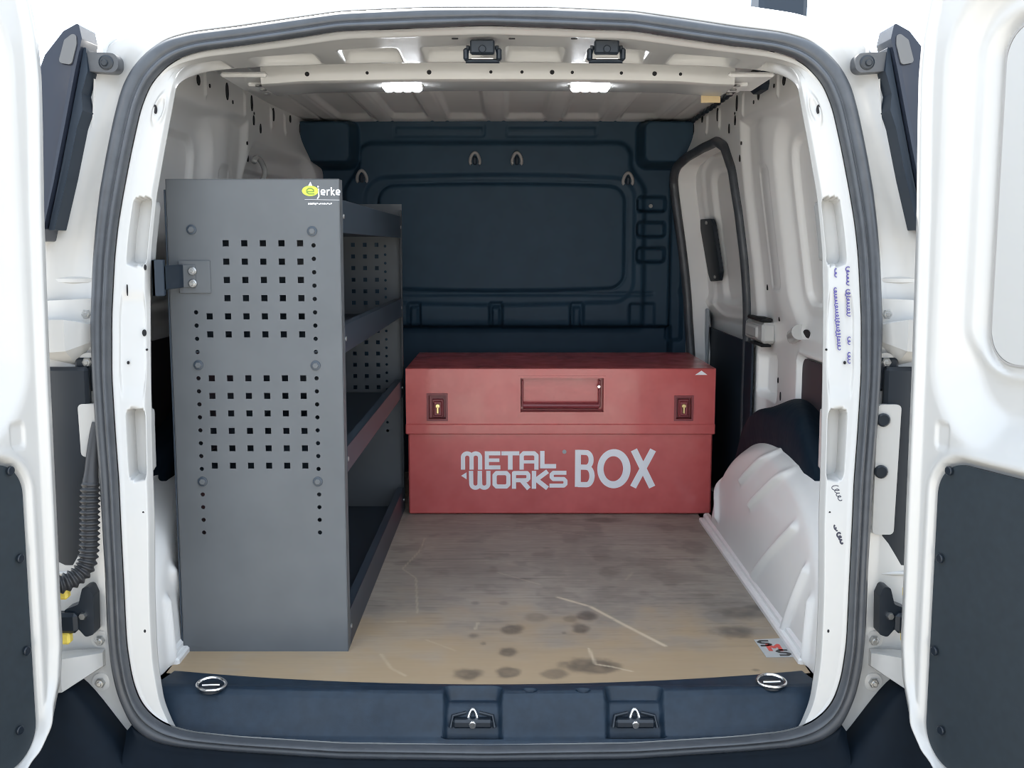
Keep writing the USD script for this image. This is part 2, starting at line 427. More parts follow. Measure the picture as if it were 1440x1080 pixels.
    v = np.array(t.vertices); v[:, 1] += yap(v[:, 2]); t.vertices = v
    van.part('reflector', mx(t), 'lens_grey', 30, under=pl, label='pale reflector inside the lamp')
    t = slab(poly_round([(.712, 1.176), (.720, 1.12), (.736, 1.02), (.752, .925), (.768, .84), (.757, .84), (.738, .93), (.722, 1.02), (.713, 1.05), (.716, 1.08), (.706, 1.12)], .002), .05, 'xz', -.02)
    v = np.array(t.vertices); v[:, 1] += yap(v[:, 2]); t.vertices = v
    van.part('lamp_gasket', mx(t), 'dark_trim', 30, under=pl)
    # white corner piece above it and the rubber stop
    yb = float(yap(1.14))
    st = slab(poly_round([(.655, 1.118), (.725, 1.122), (.725, 1.155), (.655, 1.152)], .013), .03, 'xz', yb - .015)
    ps = van.part('rubber_stop', mx(st), 'seal_rubber', 30, label='dark rubber door stop beside the tail light')
    van.part('stop_socket', mx(cat(disc((.676, yb - .018, 1.136), .013, .006, n=20), disc((.678, yb - .021, 1.135), .006, .005, n=14))), 'black_plastic', under=ps)

# bumper step below the seal
xs, ys = np.linspace(-1.0, 1.0, 161), np.r_[np.linspace(1.50, 1.56, 8), np.linspace(1.57, 1.89, 50)]
X, Y = np.meshgrid(xs, ys, indexing='ij')
Z = -.118 - .006 * line(Y - 1.76, .02) + .15 * S(.60, .76, np.abs(X)) * S(1.77, 1.83, Y) + .012 * S(1.80, 1.85, Y)
Z = Z - .40 * (1 - S(1.50, 1.56, Y))
van.part('bumper', grid(np.stack([X, Y, Z], -1)), 'bumper_plastic', True, label='black plastic bumper step below the opening')

sel = np.where(LA[:, 1] < -.03)[0]
rows = []
for q, dy in ((-.02, -.004), (.0, -.008), (.06, -.010), (.14, -.012), (.4, -.03)):
    xz = (LA + (LS - LA) * (q * S(-.03, -.075, LA[:, 1]))[:, None])[sel]
    rows.append(np.c_[xz[:, 0], yap(xz[:, 1]) + dy, xz[:, 1]])
van.part('bumper_lip', grid(np.stack(rows, 1)), 'bumper_plastic', True, label='black plastic lip under the door seal')

# upper strikers hanging from the header
for cx, tilt in ((-.010, 0), (.222, .004)):
    y0 = 2.085
    zt = 1.192
    b = cat(cbox(cx - .023, cx + .023, y0 - .012, y0 + .006, zt - .024, zt + .002, .003),
            disc((cx, y0 - .016, zt - .016), .007, .006),
            tube([(cx - .026, y0, zt - .008), (cx - .030, y0 + .01, zt - .034), (cx + .030, y0 + .01, zt - .034), (cx + .026, y0, zt - .008)], .0045, 8),
            cbox(cx - .036, cx - .026, y0 - .004, y0 + .014, zt - .034, zt - .012, .003), cbox(cx + .026, cx + .036, y0 - .004, y0 + .014, zt - .034, zt - .012, .003))
    p = van.part('upper_striker', b, 'black_plastic', 30, label='black latch striker under the header')
    van.part('striker_bar', tube([(cx - .020, y0 - .014, zt - .033), (cx + .020, y0 - .014, zt - .033)], .002, 8), 'steel', under=p)
for x in (-.27, -.06, .045, .16, .30):
    van.part('hole', slab(affinity.scale(Point(x, 2.06).buffer(1, 8), .006, .003), .002, 'xy', 1.1915), 'black_hole')

# roof rack feet
for x, zt in ((.11, 1.447), (.715, 1.455)):
    van.part('roof_rail_foot', cbox(x - .06, x + .06, 2.75, 2.86, 1.20 if x > .2 else 1.30, zt, .012), 'dark_trim', label='dark roof rack foot')

# felt pen scribble on the right pillar
def scribble(words, ink, w, seed):
    """words: (x, z, x, z, height) lines of cursive loops running down the pillar"""
    r = np.random.default_rng(seed)
    ms = []
    for x0, z0, x1, z1, h in words:
        n = max(2, int(abs(z1 - z0) / .0052))
        th = np.linspace(0, 2 * np.pi * n, n * 12)
        amp = h * np.repeat(r.choice([.40, .45, .55, .8, .35], n), 12)
        k = np.linspace(0, 1, n * 12)
        x = x0 + (x1 - x0) * k + amp * np.cos(th) - h * .2
        z = z0 + (z1 - z0) * k + .0021 * np.sin(th) * (1 + .4 * np.sin(th * .37))
        m = slab(LineString(np.c_[x, z]).buffer(w / 2, cap_style=1, quad_segs=2), .0006, 'xz', 0)
        v = np.array(m.vertices)
        v[:, 1] += [frame_y(a, b) - .0012 for a, b in v[:, [0, 2]]]
        m.vertices = v
        van.part('handwriting', m, ink, False, label='handwritten felt pen lines on the white pillar')
scribble([(.619, .772, .619, .758, .004), (.618, .738, .624, .632, .005)], 'ink_blue', .0015, 3)
scribble([(.640, .775, .640, .744, .004), (.640, .735, .641, .690, .0055), (.641, .652, .641, .640, .004), (.641, .625, .641, .608, .005)], 'ink_blue', .0015, 5)
scribble([(.616, .392, .626, .368, .008)], 'ink_black', .0013, 8)
scribble([(.614, .322, .619, .314, .002)], 'ink_black', .0022, 9)
scribble([(.622, .309, .628, .292, .004)], 'ink_black', .003, 12)

# ---------------------------------------------------------------- plywood floor
stains = [(0.043,2.227,0.024,0.031,0.80),(0.037,2.096,0.020,0.027,0.80),(0.101,2.303,0.027,0.028,0.40),(0.213,2.312,0.027,0.038,0.80),(0.194,2.231,0.023,0.035,0.75),(0.176,2.294,0.016,0.023,0.40),(-0.036,1.982,0.035,0.032,0.75),(0.035,1.986,0.026,0.032,0.75),(0.123,1.982,0.027,0.025,0.60),(0.206,2.029,0.056,0.037,0.80),(-0.036,2.189,0.015,0.017,0.50),(-0.013,2.143,0.007,0.012,0.50),(0.555,2.331,0.071,0.048,0.60),(0.522,2.214,0.060,0.039,0.70),(0.600,2.365,0.040,0.035,0.60),(0.541,2.862,0.039,0.072,0.40),(0.315,3.163,0.064,0.034,0.70),(-0.038,2.399,0.013,0.015,0.40),(0.027,2.399,0.011,0.015,0.35),(0.156,2.205,0.009,0.013,0.40),(0.516,2.003,0.008,0.007,0.60),(-0.025,2.665,0.108,0.050,0.20),(0.300,2.665,0.163,0.197,0.22),(0.088,2.934,0.238,0.196,0.16)]
scr = [([(0.154,2.440),(0.224,2.375),(0.292,2.249),(0.359,2.131)],1.6,1.00),([(-0.196,2.956),(-0.201,2.827),(-0.231,2.665),(-0.190,2.588),(-0.165,2.331)],0.8,0.50),([(0.202,2.115),(0.209,2.032),(0.242,2.018),(0.276,1.996)],1.0,0.80),([(-0.225,2.271),(-0.187,2.276)],1.0,0.50),([(-0.028,2.267),(-0.033,2.227)],1.0,0.60),([(-0.121,3.146),(0.130,3.048),(0.289,2.971)],0.8,0.25),([(0.011,2.635),(0.116,2.536)],1.0,0.30),([(0.327,2.576),(0.351,2.635)],1.0,0.30),([(-0.217,2.084),(-0.189,2.011),(-0.158,1.975)],1.2,0.35),([(-0.132,2.164),(-0.069,2.104)],1.0,0.25)]
def sill_back(x):
    return 1.922 + .068 * (np.abs(x) / .6) ** 2
xs = np.linspace(-.618, .618, 310)
ys = np.r_[np.linspace(0, 1, 330)]
X, K = np.meshgrid(xs, ys, indexing='ij')
Y0 = sill_back(X) - .006
Y = Y0 + (3.86 - Y0) * K ** 1.25
pts3 = np.stack([X, Y, np.zeros_like(X)], -1)
nz = meshkit.fbm(pts3 * 14, 4, 3) - .5
n2 = meshkit.fbm(pts3 * 60, 3, 8) - .5
st, sc_, warm = np.zeros_like(X), np.zeros_like(X), np.zeros_like(X)
for x, y, a, b, s in stains:
    d = np.hypot((X - x) / a, (Y - y) / b) + nz * 1.1 + n2 * .5
    st = np.maximum(st, s * (1 - S(.55, 1.15, d)) * (.85 + .6 * n2))
for pl, w, s in scr:
    ln = LineString(pl)
    near = np.abs(X - pl[0][0]) < .4
    d = np.full(X.shape, 9.)
    d[near] = shapely.distance(shapely.points(X[near], Y[near]), ln)
    sc_ = np.maximum(sc_, s * (1 - S(.0012 * w, .0045 * w, d)) * np.clip(1 + 1.2 * nz, .3, 1))
fine = np.clip((meshkit.fbm(pts3 * [8, 160, 1], 3, 21) - .62) * 5, 0, 1)
sc_ = sc_ * np.clip(.35 + 1.3 * meshkit.fbm(pts3 * 45, 3, 5), .15, .95) * .8
st = np.maximum(st, .30 * fine * S(1.95, 2.4, Y))
st = np.clip(st + .28 * S(.02, .22, nz) * S(2.0, 2.6, Y), 0, .9)
warm = (1 - S(1.98, 2.5, Y + nz * .5)) * .8
gm = grid(np.stack([X, Y, np.zeros_like(X)], -1), flip=True)
gm.fix_normals() if gm.face_normals[0][2] < 0 else None
fl = usdkit.mesh(stage, '/World/floor', gm, M['plywood'], smooth=True)
UsdGeom.PrimvarsAPI(fl).CreatePrimvar('wear', Sdf.ValueTypeNames.Color3fArray, 'vertex').Set(Vt.Vec3fArray.FromNumpy(np.stack([np.clip(st, 0, 1), np.clip(sc_, 0, 1), warm], -1).reshape(-1, 3).astype(np.float32)))
put(fl.GetPrim(), 'worn plywood load floor with dark oily stains and pale scratches', kind='structure')

# ---------------------------------------------------------------- sill trim
trim = Thing('trim_1', (0, 1.88, -.08), 'black plastic sill trim with two latch pockets across the rear edge of the floor', kind='structure')
xs = np.linspace(-1, 1, 331)
prof = [(0, -.012), (0, .004), (.006, .007), (.045, .006), (.052, .004), (.060, -.004), (.072, -.030), (.083, -.056), (.088, -.064), (.10, -.070), (.11, -.080)]
pk = np.r_[np.linspace(0, 1, 80)]
pf = np.array(prof); dd = np.r_[0, np.cumsum(np.hypot(*np.diff(pf, axis=0).T))]
py, pz = np.interp(pk, dd / dd[-1], pf[:, 0]), np.interp(pk, dd / dd[-1], pf[:, 1])
X, K = np.meshgrid(xs, pk, indexing='ij')
PY, PZ = np.meshgrid(xs, py, indexing='ij')[1], np.meshgrid(xs, pz, indexing='ij')[1]
half = .600 + .018 * S(.0, .06, PY) - .10 * S(.06, .11, PY) ** 2
back = sill_back(X * .6)
front = 1.835
scale = (back - front) / .11
XX, YY, ZZ = X * half, back - PY * scale, PZ.copy()
YY = np.where(PY > 1, YY, YY)
for cx in (-.026, .268):
    d = rr(XX, YY, cx, 1.870, .050, .034, .012)
    m = inside(d, .008)
    ZZ = ZZ - m * (.034 - .010 * S(1.86, 1.89, YY)) * (ZZ > -.066)
ZZ = ZZ + .0012 * (inside(rr(XX, YY, .12, 1.90, .62, .012, .01), .006))
for cx in (.078, .175):
    ZZ = ZZ - .008 * inside(np.hypot(XX - cx, (YY - 1.892) * 2) - .010, .006)
gm = grid(np.stack([XX, YY, ZZ], -1))
tp_ = trim.part('sill_panel', gm, 'sill_plastic', True)
for cx in (-.026, .268):
    u = cat(tube([(cx - .040, 1.862, -.052), (cx - .036, 1.872, -.034), (cx - .012, 1.877, -.030)], .0035, 8), tube([(cx + .040, 1.862, -.052), (cx + .036, 1.872, -.034), (cx + .012, 1.877, -.030)], .0035, 8), cbox(cx - .036, cx + .036, 1.856, 1.876, -.052, -.036, .004))
    pz_ = trim.part('latch_housing', u, 'black_plastic')
    trim.part('striker', cat(tube(spline([(cx - .006, 1.870, -.05), (cx - .005, 1.873, -.028), (cx, 1.874, -.022), (cx + .005, 1.873, -.028), (cx + .006, 1.870, -.05)], 24), .0032, 10), disc((cx, 1.852, -.044), .007, .008)), 'chrome', under=pz_, label='chrome latch striker')
def lashing(cx, cy):
    loop = spline([(cx - .026, cy, .012), (cx - .018, cy + .016, .016), (cx + .014, cy + .018, .016), (cx + .026, cy + .004, .012), (cx + .020, cy - .014, .010), (cx - .014, cy - .016, .010)], 40, True)
    p = trim.part('lashing_ring', tube(loop, .0030, 8, closed=True), 'chrome', True, label='chrome lashing ring set in the sill')
    trim.part('ring_cup', disc((cx, cy, .0085), .022, -.006, 'z', 20), 'black_plastic', under=p)
    trim.part('ring_bar', tube([(cx - .016, cy - .002, .012), (cx + .016, cy, .012)], .0022, 8), 'chrome', under=p)
lashing(-.508, 1.903)
lashing(.526, 1.918)

# ---------------------------------------------------------------- side walls
def XW(y, z):
    return .775 - .07 * S(.5, 1.2, z) - .085 * S(3.25, 3.85, y) * (1 - .7 * S(1.05, 1.2, z))
APER = [(3.77, -.01), (3.74, .44), (3.775, .56), (3.775, .85), (3.785, 1.03), (3.75, 1.085), (3.66, 1.108), (3.516, 1.125), (3.374, 1.132), (3.275, 1.105), (3.185, 1.03), (3.156, .908), (3.157, .785), (3.176, .661), (3.200, .554), (3.207, .362), (3.195, -.01)]

def side_wall(sx):
    right = sx > 0
    w = Thing('wall_right' if right else 'wall_left', (sx * .775, 2.95, 0), ('right' if right else 'left') + ' inner side wall of the van, white pressed steel' + (' with the sliding door opening' if right else ' behind the grey shelving'), kind='structure')
    ny, nz_ = 330, 240
    y, z = np.linspace(2.0, 3.88, ny), np.linspace(-.03, 1.255, nz_)
    Y, Z = np.meshgrid(y, z, indexing='ij')
    X = XW(Y, Z)
    # upper rail stands proud, window panel is sunk, the rear pillar stands proud, lower openings are sunk
    rail_z = 1.155 - .02 * S(2.9, 2.6, Y)
    rail = S(rail_z - .018, rail_z + .012, Z)
    near = S(3.10, 3.05, Y)
    X = X - .020 * np.maximum(rail, 1 - near * 1.0) * (1 if right else .8)
    X = X - .016 * np.exp(-((Y - 2.86) / .10) ** 2) * S(1.17, 1.12, Z) * S(.55, .7, Z)
    d = rr(Y, Z, 2.42, .872, .275, .198, .05)
    X = X + .014 * inside(d, .016) + .004 * line(d, .006) + .02 * inside(d - .06, .06) * S(1.16, 1.08, Z)
    d = rr(Y, Z, 2.88, .86, .055, .16, .02)
    X = X + .004 * inside(d, .010)
    for bx in (2.66, 3.05, 3.37, 3.53):                    # beads across the rail
        X = X - .006 * line(Y - bx, .006) * S(1.165, 1.175, Z) * S(1.235, 1.225, Z)
    keep = None
    if right:
        d = rr(Y, Z, 3.02, .452, .075, .062, .02)              # oblong pocket below the lock
        X = X + .030 * inside(d, .010)
        d = rr(Y, Z, 2.40, .36, .335, .180, .03)               # framed dark board
        X = X + .022 * inside(d, .012) - .006 * line(d, .010)
        ap_ = poly_round(APER, .03)
        c = shapely.contains_xy(ap_, *(np.stack([(a[:-1, :-1] + a[1:, 1:]) / 2 for a in (Y, Z)]).reshape(2, -1)))
        keep = ~c
    else:
        d = rr(Y, Z, 3.42, .60, .32, .49, .10)
        X = X + .03 * inside(d, .05) + .012 * inside(d + .06, .012)
    P = np.stack([sx * X, Y, Z], -1)
    w.part('side_panel', grid(P, keep.reshape(-1) if keep is not None else None, flip=not right), 'white_brightened', True, label='white pressed steel side panel')
    def on(y_, z_, off=0):
        i, j = np.argmin(abs(y - y_)), np.argmin(abs(z - z_))
        return X[i, j] - off
    def hole(y_, z_, a, b, m='black_hole', name='slot'):
        e = affinity.translate(affinity.scale(Point(0, 0).buffer(1, 8), a, b), y_, z_)
        xo = on(y_, z_)
        v = slab(e, .003, 'yz', xo - .0015)
        w.part(name, v if right else mirror(v), m, 40)
    for y_, z_, a, b in ((2.603, 1.199, .014, .012), (2.70, 1.20, .006, .005), (2.865, 1.210, .014, .022), (2.92, 1.19, .006, .005), (3.135, 1.215, .012, .022), (3.155, 1.170, .010, .014), (3.24, 1.156, .010, .014), (3.16, 1.19, .005, .004), (3.40, 1.215, .014, .020), (3.60, 1.225, .012, .012), (3.73, 1.205, .014, .020), (3.11, 1.06, .008, .010), (3.09, 1.10, .005, .005), (3.02, .70, .006, .008), (2.93, .45, .006, .008), (2.90, .41, .006, .012), (2.89, .62, .005, .006), (3.15, .33, .010, .014)):
        hole(y_, z_, a, b)
    # wheel arch in front of the wall, with pressed ribs
    H, c, R = .352, 2.52, .63
    na, nr = 220, 150
    a = np.linspace(0, np.pi, na)
    r = np.linspace(0, 1.55, nr)
    A, Rr = np.meshgrid(a, r, indexing='ij')
    f = np.minimum(Rr, 1.0)
    roll = np.clip(Rr - 1.0, 0, .55)
    skew = np.cos(A)
    yy = c + (R - .02 * S(.85, 1, f)) * f * skew * (1.0)
    zz = H * f * np.sin(A) ** .85
    xx = .622 + .050 * f ** 2 * np.sin(A) + .045 * S(.80, 1.0, f) ** 2
    xx = xx + roll * .30
    zz = zz + .012 * np.sin(np.clip(roll / .2, 0, 1) * np.pi / 2) * np.sin(A)
    for (y0, z0), (y1, z1) in (((2.74, .215), (2.55, .325)), ((2.60, .185), (2.39, .310)), ((2.49, .04), (2.23, .225)), ((2.20, .01), (2.11, .165)), ((2.035, .01), (2.05, .12)), ((3.05, .160), (2.96, .06))):
        k = np.clip(((yy - y0) * (y1 - y0) + (zz - z0) * (z1 - z0)) / ((y1 - y0) ** 2 + (z1 - z0) ** 2), 0, 1)
        dd = np.hypot(yy - y0 - k * (y1 - y0), zz - z0 - k * (z1 - z0))
        xx = xx - .012 * np.exp(-(dd / .012) ** 2) * (1 - S(1.0, 1.05, Rr))
    Pm = np.stack([xx, yy, zz], -1)
    m = grid(Pm)
    m.update_faces(m.nondegenerate_faces())
    pa = w.part('wheel_arch', m if right else mirror(m), 'white_brightened', True, label='white pressed wheel arch with slanting ribs')
    def mm(q):
        return q if right else mirror(q)
    w.part('floor_moulding', mm(cat(cbox(.606, .632, 2.03, 3.15, -.004, .012, .004), cbox(.618, .640, 2.05, 3.15, .006, .026, .006))), 'white_brightened', label='white moulding along the floor edge')
    # black hump between arch and wall
    a = np.linspace(0, np.pi, 70); r = np.linspace(0, 1, 14)
    A, Rr = np.meshgrid(a, r, indexing='ij')
    hx = .690 + .10 * Rr
    hr = np.sqrt(np.clip(1 - (1 - np.minimum(Rr / .5, 1)) ** 2, 0, 1))
    yy = 2.62 + (.52 + .06 * hr) * np.cos(A) + .012 * np.sin(A * 9 + Rr * 4)
    zz = (.365 + .06 * hr + .010 * np.sin(A * 7 + Rr * 5)) * np.sin(A) ** .9
    P1 = np.stack([hx, yy, zz], -1)
    inner = np.stack([np.full(70, .700), 2.62 + .2 * np.cos(a), .1 * np.sin(a)], -1)[:, None]
    m = grid(np.concatenate([inner, P1], 1))
    w.part('wheel_housing_cover', mm(m), 'cloth_black', True, label='black cover over the rear wheel housing')
    if right:
        # dark board set in the framed opening
        q = affinity.translate(sbox(-.33, -.172, .33, .172).buffer(-.03).buffer(.03), 2.40, .36)
        w.part('lower_board', slab(q, .004, 'yz', .785), 'purple_board', label='dark board set in the side panel')
        # lock receiver
        lx = on(3.07, .574)
        w.part('lock_receiver', cat(cbox(lx - .030, lx + .01, 2.97, 3.19, .546, .604, .008), cbox(lx - .036, lx, 3.02, 3.16, .556, .592, .006)), 'white_dimmed', label='white lock receiver beside the sliding door')
        w.part('lock_slot', cat(cbox(lx - .033, lx, 2.98, 3.15, .606, .616, .003), cbox(lx - .031, lx, 2.98, 3.12, .536, .543, .003)), 'black_hole')
        tx = on(2.72, .595)
        hole(2.66, .597, .030, .012)
        w.part('cable_outlet', tube([(tx + .02, 2.84, .572), (tx + .002, 2.77, .585), (tx - .004, 2.70, .60)], [.018, .020, .020], 14), 'white_dimmed', 40, label='white cable outlet tube')
        
        # sliding door seal and the return of the opening
        ring_ = np.array(ap_.exterior.coords)[:-1]
        L = LineString(np.vstack([ring_, ring_[:1]]))
        s_ = np.array([L.interpolate(k, True).coords[0] for k in np.linspace(0, 1, 220, endpoint=False)])
        path = np.c_[XW(s_[:, 0], s_[:, 1]) - .026, s_]
        w.part('sliding_door_seal', tube(path, .0155, 10, closed=True), 'seal_rubber', True, label='black rubber seal of the sliding door opening')
        rows = [np.c_[XW(s_[:, 0], s_[:, 1]) + o, s_] for o in (-.022, -.005, .02, .05)]
        w.part('opening_return', grid(np.stack(rows, 1), closed=True), 'white_brightened', True)
        # dark sealant bead along the roof edge
        pts = spline([(.615, 2.44, 1.232), (.635, 2.60, 1.232), (.637, 2.75, 1.232), (.650, 3.02, 1.232), (.655, 3.25, 1.232), (.655, 3.55, 1.232), (.660, 3.80, 1.232)], 80)
        pts[:, 2] += .003 * np.sin(np.arange(80) * 1.7)
        w.part('roof_cable', tube(pts, .0065, 8), 'black_plastic', True, label='black cable along the roof edge')
    else:
        pts = spline([(-.70, 3.19, 1.055), (-.69, 3.24, 1.06), (-.685, 3.26, 1.03), (-.70, 3.22, .99), (-.72, 3.17, .97)], 40)
        w.part('loose_cable', tube(pts, .008, 8), 'white_dimmed', True, label='pale loose cable on the wall')
        w.part('lower_board', mirror(slab(sbox(2.12, .40, 2.75, .60).buffer(-.02).buffer(.02), .004, 'yz', .766)), 'purple_board', label='dark board low on the side wall')
    return w
wall_r = side_wall(1)
wall_l = side_wall(-1)

# sliding door seen through its opening
sd = Thing('door_3', (.80, 3.5, 0), 'closed sliding side door seen from inside with black handle plate and dark lower board', kind='structure')
y, z = np.linspace(3.05, 4.05, 200), np.linspace(-.03, 1.20, 220)
Y, Z = np.meshgrid(y, z, indexing='ij')
X = XW(np.minimum(Y, 3.85), Z) + .050
d = rr(Y, Z, 3.46, .845, .19, .215, .05)
X = X + .016 * inside(d, .016) + .004 * line(d, .008)
X = X + .010 * inside(rr(Y, Z, 3.47, .85, .24, .262, .08), .02)
X = X + .02 * S(.60, .555, Z) - .012 * line(Z - .62, .02)
sd.part('door_panel', grid(np.stack([X, Y, Z], -1)), 'white_brightened', True, label='white inner skin of the sliding door')
def sx_(y_, z_):
    return float(XW(min(y_, 3.85), z_)) + .05
hp = poly_round([(3.63, .905), (3.73, .905), (3.74, .87), (3.715, .72), (3.70, .695), (3.62, .70), (3.602, .73), (3.615, .89)], .012)
hm = slab(hp, .012, 'yz', 0)
v = np.array(hm.vertices); v[:, 0] += [sx_(a, b) - .014 for a, b in v[:, 1:]]; hm.vertices = v
ph = sd.part('handle_plate', hm, 'black_plastic', 30, label='black handle plate')
for y_, z_ in ((3.67, .892), (3.65, .712)):
    sd.part('screw', disc((sx_(y_, z_) - .018, y_, z_), .006, .006, 'x'), 'steel', under=ph)
sd.part('lower_board', slab(sbox(3.10, .0, 3.86, .535), .006, 'yz', sx_(3.72, .4) - .012), 'dark_trim', label='dark lower board of the sliding door')
sd.part('edge_strip', cbox(sx_(3.80, .5) - .02, sx_(3.80, .5) - .008, 3.735, 3.765, .40, .60, .004), 'grey_strip')
sd.part('spot', cat(disc((sx_(3.46, .93) + .012, 3.44, .935), .028, .006, 'x', 20)), 'white_dimmed')

# ---------------------------------------------------------------- bulkhead
wb = Thing('wall_back', (0, 3.85, 0), 'dark grey plastic bulkhead panel behind the load space', kind='structure')
x, z = np.linspace(-.76, .76, 300), np.linspace(-.03, 1.262, 256)
X, Z = np.meshgrid(x, z, indexing='ij')
p = np.zeros_like(X)
topc = 1.172 - .02 * (np.abs(X) / .45) ** 3
frame = inside(rr(X, Z, -.010, .80, .475 + .05 * S(1.10, 1.0, Z), .372, .05), .02)
p += .018 * frame * S(.5, .56, Z)
d = rr(X, Z, .008, .835, .472, .215 + .012 * (1 - (X / .45) ** 2), .07)
p -= .014 * inside(d, .018)
d = rr(X, Z, .014, .845, .432, .177 + .010 * (1 - (X / .45) ** 2), .055)
p += .010 * inside(d, .014) - .006 * line(d - .004, .006)
p -= .008 * line(Z - .646, .006) * S(-.5, -.48, X) * S(.56, .54, X)
p -= .055 * S(.535, .522, Z) * S(.625, .61, np.abs(X))
for cx in (-.298, -.007, .280):
    p -= .022 * inside(rr(X, Z, cx, .57, .022, .044, .004), .008) - .014 * inside(rr(X, Z, cx, .562, .013, .036, .003), .006)
p -= .012 * inside(rr(X, Z, .512, .57, .045, .042, .006), .008)
for z_ in (.961, .873, .783):
    p -= .030 * inside(rr(X, Z, .540, z_, .050, .025, .012), .010)
p -= .025 * inside(rr(X, Z, .632, .76, .022, .28, .01), .012)
p -= .025 * inside(rr(X, Z, -.632, .76, .022, .28, .01), .012)
for s in (-1, 1):
    p += .125 * inside(rr(X, Z, s * .607, 1.165, .115, .075, .03), .02)
for cx in (-.204, .19):
    d = rr(X, Z, cx, 1.2135, .155, .0155, .003)
    p -= .005 * line(d, .004)
for cx, cz in ((.640, .971), (.672, .655)):
    dd_ = np.hypot(X - cx, Z - cz)
    p += .010 * inside(dd_ - .026, .006) - .016 * inside(dd_ - .017, .006)
wb.part('bulkhead_panel', grid(np.stack([X, 3.85 - p, Z], -1)), 'bulkhead_plastic', True)
for cx, cz in ((-.079, 1.119), (.067, 1.119), (-.473, 1.058), (.454, 1.050)):
    yb = 3.85 - .018
    u = cat(tube(spline([(cx - .013, yb - .004, cz - .022), (cx - .014, yb - .010, cz + .002), (cx, yb - .016, cz + .017), (cx + .014, yb - .010, cz + .002), (cx + .013, yb - .004, cz - .022)], 30), .0055, 10))
    ph_ = wb.part('hook', u, 'rack_grey', True, label='grey coat hook on the bulkhead')
    wb.part('hook_base', cat(cbox(cx - .006, cx + .006, yb - .014, yb, cz - .024, cz + .004, .003)), 'dark_trim', under=ph_)
for cx in (-.298, -.007, .280):
    wb.part('clip', disc((cx, 3.843, .556), .005, .005), 'rack_grey')
for cx, cz in ((.540, .955), (.52, .545)):
    wb.part('screw', disc((cx, 3.862, cz), .007, .006), 'rack_grey')

# ---------------------------------------------------------------- ceiling
ce = Thing('ceiling', (0, 3.0, 1.24), 'ribbed white steel roof lining above the load space', kind='structure')
x, y = np.linspace(-.72, .72, 420), np.linspace(2.26, 3.88, 200)
X, Y = np.meshgrid(x, y, indexing='ij')
Z = 1.246 - .003 * (X / .7) ** 2
ribs = np.array([-.575, -.393, -.202, -.005, .193, .384, .575])
dist = np.min(np.abs(X[..., None] - ribs), -1)
rec = S(.026, .046, dist) * S(3.80, 3.72, Y)
rec = rec * S(.570, .56, np.abs(X))
Z = Z + .016 * rec + .003 * line(dist - .026, .005)
ce.part('roof_lining', grid(np.stack([X, Y, Z], -1), flip=True), 'ceiling_brightened', True)
# cross beam with holes
xs = np.linspace(-.50, .53, 120)
pr = [(2.435, 1.222), (2.43, 1.200), (2.436, 1.177), (2.446, 1.172), (2.60, 1.174), (2.62, 1.185), (2.63, 1.232)]
P = np.array([[(a, yy - .02 * (a / .5) ** 2, zz - .010 * (a / .5) ** 2 - .004 * S(.40, .5, abs(a))) for yy, zz in pr] for a in xs])
pb = ce.part('cross_beam', grid(P), 'white_dimmed', 35, label='cream white cross beam with small holes')
def beam_y(a):
    return 2.432 - .02 * (a / .5) ** 2
for i, a in enumerate((-.135, .0, .068, .134, .178, .285, .357, .413, -.27, -.40)):
    zz = 1.191 - .010 * (a / .5) ** 2
    ce.part('hole', disc((a, beam_y(a) - .0015, zz), .005 if i % 3 == 0 else .0035, .003), 'black_hole', under=pb)
for s in (-1, 1):
    x0 = .015
    ce.part('beam_bracket', cat(cbox(x0 + s * .55 - .05, x0 + s * .55 + .05, 2.40, 2.62, 1.176, 1.186, .004), cbox(x0 + s * .53 - .03, x0 + s * .53 + .03, 2.48, 2.58, 1.168, 1.178, .003)), 'ceiling_brightened', label='pressed bracket at the end of the cross beam')
    for dy in (0, .05, .10):
        ce.part('bracket_bolt', disc((x0 + s * (.53 + .1 * dy), 2.46 + dy * 1.3, 1.168), .008, -.004, 'z', 10), 'steel')

# ---------------------------------------------------------------- LED lamps on the beam
for cx, lab in ((-.200, 'left white LED lamp glowing under the roof cross beam'), (.222, 'right white LED lamp glowing under the roof cross beam')):
    t = Thing('led_lamp', (cx, 2.50, 1.16), lab, 'lamp', None)
    t.part('housing', cbox(cx - .047, cx + .047, 2.478, 2.522, 1.166, 1.1745, .004), 'white_dimmed')
    lens = cat(cbox(cx - .043, cx + .043, 2.476, 2.516, 1.161, 1.168, .004), *[cbox(cx + k * .021 - .009, cx + k * .021 + .009, 2.473, 2.512, 1.158, 1.166, .004) for k in (-1.5, -.5, .5, 1.5)])
    t.part('lens', lens, 'led', label='glowing white lens')
single('tape_strip', cbox(.494, .540, 2.6225, 2.624, 1.150, 1.190, .0006), 'masking_tape', 'tan masking tape stuck to the roof lining beside the right beam end', 'tape', smooth=False)

